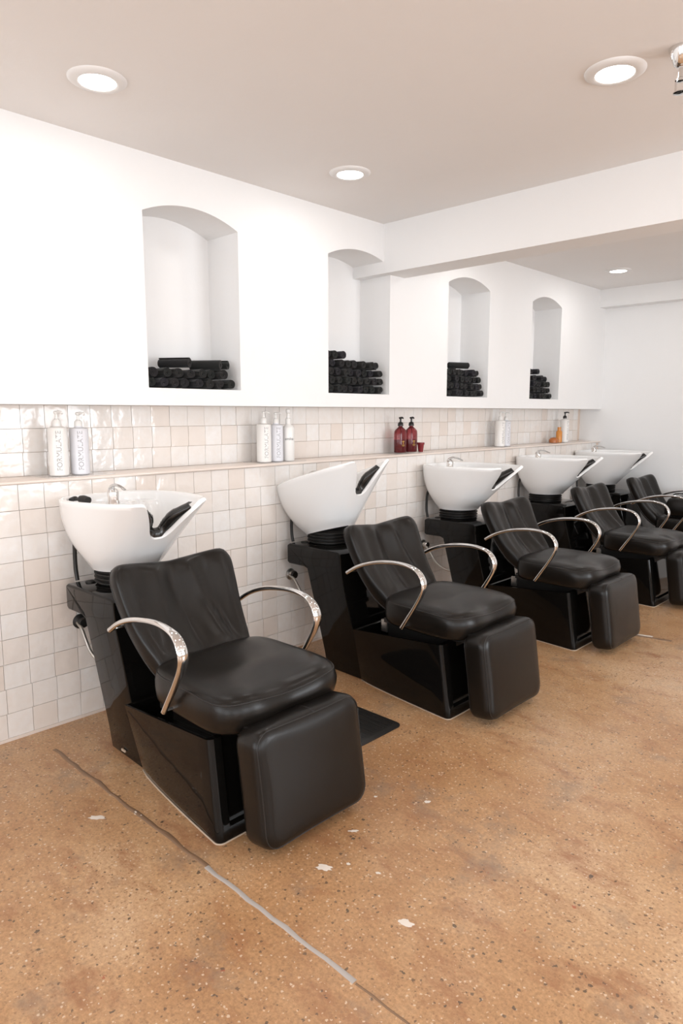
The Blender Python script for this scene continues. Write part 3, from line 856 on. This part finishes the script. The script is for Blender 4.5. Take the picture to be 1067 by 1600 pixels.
def stack(ni, rows_, dy=0.057, dz=0.0455):
    a, c = NICHES[ni]
    for rI, spec in enumerate(rows_):
        cnt, off = spec[0], spec[1]
        skip = spec[2] if len(spec) > 2 else ()
        for k in range(cnt):
            if k in skip: continue
            y = a + 0.030 + off + dy * k + rnd.uniform(-0.002, 0.002)
            lab = 'rolled black towel, %s from left in %s row of %s' % (ORD[k], RN_[rI], NN[ni])
            towel(-0.130 + rnd.uniform(-0.018, 0.016), y, ZN0 + 0.0265 + dz * rI + rnd.uniform(0, 0.0008), lab, 'rolled towels in the ' + NN[ni], rnd.uniform(-0.02, 0.02), rnd.uniform(-0.3, 0.3), SC * rnd.uniform(0.93, 1.0))
SC = 1.08
TL = [towel_mesh(s_ + 20, 0.155) for s_ in range(4)]
def top_roll(ni, x, yo, row, label, rz=0.0, dz=0.047):
    o = bpy.data.objects.new('rolled_towel', rnd.choice(TL)); COL.objects.link(o)
    o.location = (x, NICHES[ni][0] + yo, ZN0 + 0.026 + dz * row); o.rotation_euler = (0, 0, PI / 2 + rz); o.scale = (1, SC, SC)
    tag(o, label, 'towel', 'rolled towels in the ' + NN[ni])
stack(0, [(8, 0.0), (7, 0.022)], 0.0625, 0.046)
top_roll(0, -0.12, 0.215, 2.10, 'rolled black towel lying slantwise on top at left in nearest niche', -1.0)
top_roll(0, -0.090, 0.375, 2.05, 'front one of two rolled black towels lying slantwise on top in nearest niche', -0.95)
top_roll(0, -0.125, 0.445, 2.10, 'rear one of two rolled black towels lying slantwise on top in nearest niche', -0.95)
stack(1, [(8, 0.014), (8, 0.020), (8, 0.010), (7, 0.040), (3, 0.0)], 0.0615, 0.0485)
stack(2, [(8, 0.0), (8, 0.004), (8, 0.0), (7, 0.024)], 0.0605, 0.0485)
top_roll(2, -0.060, 0.22, 4.0, 'rolled black towel lying lengthwise on top of the stack in third niche', -0.45, 0.0485)
stack(3, [(7, 0.0), (7, 0.004), (7, 0.0), (4, 0.004), (3, 0.0)], 0.0605, 0.0485)
top_roll(3, -0.12, 0.345, 3.0, 'rolled black towel lying lengthwise on top at right in farthest niche', -0.45, 0.0485)

# ------------------------------------------------------------------ bottles on the ledge
def wrap_text(name, body, size, radius, z, az, m, parent, vertical=True, sx=1.0, sy=1.0):
    """lettering bent round the bottle, centred at height z, facing azimuth az"""
    cu = bpy.data.curves.new(name, 'FONT'); cu.body = body; cu.size = size; cu.align_x = 'CENTER'; cu.align_y = 'CENTER'
    t = bpy.data.objects.new(name, cu); COL.objects.link(t)
    dg = bpy.context.evaluated_depsgraph_get(); dg.update()
    me = bpy.data.meshes.new_from_object(t.evaluated_get(dg))
    bpy.data.objects.remove(t)
    for v in me.vertices:
        px, py = v.co.x, v.co.y
        if vertical: px, py = -py, px
        a = az + px / radius
        v.co = ((radius * sx + 0.0006) * math.cos(a), (radius * sy + 0.0006) * math.sin(a), z + py)
    me.materials.clear(); me.materials.append(m)
    me.name = name
    o = bpy.data.objects.new(name, me); COL.objects.link(o); o.parent = parent; return o
ZT = 1.0649
def pump(parent, z, m, rz=0.0, s=1.0, style=0):
    o = lathe('pump', [(0.0, 0.0), (0.017 * s, 0.0), (0.017 * s, 0.004), (0.0155 * s, 0.020), (0.010 * s, 0.026), (0.0055 * s, 0.028), (0.0055 * s, 0.046), (0.010 * s, 0.048), (0.011 * s, 0.056), (0.006 * s, 0.060), (0.0, 0.060)], 20, m, parent, (0, 0, z))
    pth = [(0.0, 0, 0.053), (0.014, 0, 0.056), (0.028, 0, 0.0555), (0.036, 0, 0.049)]
    v, f = tube_mesh(pth, [0.0065, 0.006, 0.005, 0.004], 10)
    bm = bmesh.new(); bm.from_mesh(o.data); vs = [bm.verts.new(p) for p in v]
    for q in f: bm.faces.new([vs[i] for i in q])
    bm.to_mesh(o.data); bm.free(); o.data.polygons.foreach_set('use_smooth', [True] * len(o.data.polygons))
    o.rotation_euler = (0, 0, rz); return o
AZ = math.radians(-38)
def tall_bottle(x, y, label, m, text, r_=0.0395, h=0.205, pump_m=None, az=AZ + 0.35, prz=0.3, grp='white pump bottles on the ledge', mark=False, tm=M_PRINT, tsize=0.030):
    e = empty('pump_bottle', (x, y, ZT), label, 'bottle', grp)
    lathe('body', [(0.0, 0.0), (r_ - 0.004, 0.0), (r_, 0.004), (r_, h - 0.008), (r_ - 0.003, h - 0.002), (r_ - 0.010, h), (0.017, h + 0.004), (0.016, h + 0.010), (0.0, h + 0.010)], 36, m, e)
    pump(e, h + 0.008, pump_m or M_BOTTLE, prz)
    if text: wrap_text('lettering', text, tsize, r_, h * 0.52, az, tm, e)
    if mark:
        for k, w in enumerate((0.010, 0.013, 0.008)): 
            wrap_text('lettering', 'III', 0.006, r_, 0.022 + 0.006 * k, az - 1.15, M_PRINT_DARK, e) if k == 0 else None
    return e
tall_bottle(-0.083, 1.283, 'white pump bottle with grey vertical lettering, left of the pair nearest the camera', M_BOTTLE, 'FORMULATE')
tall_bottle(-0.085, 1.378, 'pale lilac pump bottle with vertical lettering, right of the pair nearest the camera', M_LAVENDER, 'FORMULATE', h=0.200)
tall_bottle(-0.080, 2.412, 'white pump bottle with grey vertical lettering, leftmost of the group of three', M_BOTTLE, 'FORMULATE', mark=False)
tall_bottle(-0.085, 2.502, 'pale lilac pump bottle in the middle of the group of three', M_LAVENDER, 'FORMULATE', h=0.200)
e = empty('spray_bottle', (-0.075, 2.585, ZT), 'white spray bottle with dark horizontal lettering, rightmost of the group of three', 'bottle', 'white pump bottles on the ledge')
lathe('body', [(0.0, 0.0), (0.030, 0.0), (0.033, 0.004), (0.033, 0.178), (0.029, 0.190), (0.016, 0.200), (0.014, 0.208), (0.0, 0.208)], 36, M_BOTTLE, e)
lathe('cap', [(0.0, 0.205), (0.0155, 0.205), (0.0155, 0.232), (0.010, 0.236), (0.009, 0.262), (0.013, 0.266), (0.013, 0.282), (0.008, 0.286), (0.0, 0.286)], 20, M_BOTTLE, e)
wrap_text('lettering', 'amika:', 0.021, 0.033, 0.122, AZ + 0.15, M_PRINT_DARK, e, False)
lb = tall_bottle(-0.085, 4.845, 'white pump bottle, left of the far pair between the red and the amber bottles', M_BOTTLE, 'FORMULATE')
tall_bottle(-0.088, 4.935, 'pale lilac pump bottle, right of the far pair between the red and amber bottles', M_LAVENDER, 'FORMULATE', h=0.200)
tall_bottle(-0.090, 5.965, 'white pump bottle with black pump beside the amber bottle, nearest the end wall', M_BOTTLE, 'FORMULATE', pump_m=M_PUMP_BLACK, az=AZ + 0.45)

def red_bottle(y, label):
    e = empty('red_pump_bottle', (-0.085, y, ZT + 0.004), label, 'bottle', 'red pump bottles on the ledge')
    sec = [(0.046, 0.0), (0.049, 0.004), (0.050, 0.06), (0.0505, 0.12), (0.048, 0.140), (0.038, 0.152), (0.019, 0.166), (0.016, 0.170), (0.016, 0.176), (0.0, 0.176)]
    lathe('body', [(0.0, 0.0)] + sec, 40, M_REDGLASS, e, sx=0.72)
    lathe('liquid', [(0.0, 0.003), (0.044, 0.003), (0.0475, 0.008), (0.0478, 0.085), (0.0, 0.085)], 40, M_RED, e, sx=0.70)
    lathe('inner_tube', [(0.0, 0.02), (0.003, 0.02), (0.003, 0.17), (0.0, 0.17)], 8, M_WINE, e)
    pump(e, 0.174, M_PUMP_BLACK, -0.4, 1.1)
    b = MB(); x = 0.0372
    for (y0, y1, z0, z1) in ((-0.010, 0.010, 0.072, 0.075), (-0.002, 0.002, 0.055, 0.078), (-0.012, 0.012, 0.048, 0.0505), (-0.008, 0.008, 0.042, 0.0440)): b.box(x, x + 0.0008, y0, y1, z0, z1)
    o = b.build('emblem', M_GOLD, e); o.rotation_euler = (0, 0, -0.22); o.location = (-0.002, -0.004, 0)
    return e
red_bottle(3.590, 'translucent red pump bottle with black pump, left of the red pair')
red_bottle(3.705, 'translucent red pump bottle, right of the red pair, beside the small red cup')
e = empty('red_cup', (-0.075, 3.800, ZT), 'small dark red tapered cup standing beside the red pump bottles', 'cup')
lathe('body', [(0.0, 0.0), (0.015, 0.0), (0.017, 0.003), (0.023, 0.050), (0.0, 0.050)], 28, M_WINE, e)
lathe('lid', [(0.0, 0.049), (0.025, 0.049), (0.026, 0.052), (0.026, 0.062), (0.024, 0.064), (0.0, 0.064)], 28, M_WINE, e)
e = empty('amber_bottle', (-0.085, 5.855, ZT), 'small amber bottle with cap on the ledge near the end wall', 'bottle')
lathe('body', [(0.0, 0.0), (0.024, 0.0), (0.027, 0.003), (0.027, 0.092), (0.022, 0.104), (0.013, 0.110), (0.0, 0.110)], 28, M_AMBER, e)
lathe('cap', [(0.0, 0.108), (0.016, 0.108), (0.016, 0.136), (0.014, 0.138), (0.0, 0.138)], 20, M_AMBER, e)
e = empty('amber_dish', (-0.090, 5.765, ZT), 'low burnt-orange domed pot beside the small amber bottle', 'pot')
lathe('pot', [(0.0, 0.0), (0.036, 0.0), (0.039, 0.003), (0.039, 0.020), (0.0, 0.020)], 28, M_AMBER_DARK, e)
lathe('lid', [(0.0, 0.020), (0.040, 0.020), (0.040, 0.026), (0.028, 0.042), (0.010, 0.048), (0.0, 0.048)], 28, M_AMBER_DARK, e)
# clear acrylic trays
def tray(y0, y1, label):
    e = empty('acrylic_tray', (-0.095, (y0 + y1) / 2, 1.0617), label, 'tray', 'clear acrylic trays on the ledge')
    h = (y1 - y0) / 2
    MB().box(-0.075, 0.085, -h, h, 0.0, 0.003).build('plate', M_ACRYLIC, e)
    return e

tray(1.20, 1.50, 'clear acrylic tray under the two white bottles nearest the camera')
tray(2.34, 2.66, 'clear acrylic tray under the group of three white bottles')
tray(3.47, 3.86, 'clear acrylic tray under the two red bottles')
tray(4.77, 5.01, 'clear acrylic tray under the far pair of white bottles')
tray(5.70, 6.03, 'clear acrylic tray under the amber bottle near the end wall')

# ------------------------------------------------------------------ bag on the last seat
e = empty('black_bag', (0.985, STY[4] - 0.01, 0.492), 'black glossy bag with chrome clasp and strap on the seat nearest the end wall', 'bag')
ol = resample(rounded_rect(0.150, 0.225, 0.07, 6), 64)
def bag_map(s, t, d):
    return (s + 0.006 * math.sin(9 * t + 20 * d), t + 0.006 * math.sin(14 * s), d * (1 - 0.25 * (s / 0.16) ** 2) + 0.006 * math.sin(17 * s + 9 * t) * (d > 0.05))
(v, f), rg = cushion(ol, [(0.02, 0.0), (0.004, 0.012), (0.0, 0.06), (0.004, 0.12), (0.02, 0.155), (0.05, 0.170)], bag_map, 6)
o = link_mesh('bag_body', v, f, M_LEATHER, e, True); fix(o, 80)
tube('strap', crom([(-0.10, -0.18, 0.12), (-0.08, -0.19, 0.175), (-0.01, -0.18, 0.188), (0.07, -0.16, 0.192), (0.13, -0.06, 0.182), (0.158, 0.05, 0.12)], 6), 0.005, M_RUBBER, e, 8)
rbox('clasp', 0.05, 0.010, 0.028, 0.004, M_CHROME, e, (0.06, -0.224, 0.095))
rbox('clasp', 0.03, 0.018, 0.014, 0.004, M_STEEL, e, (-0.06, -0.175, 0.182))
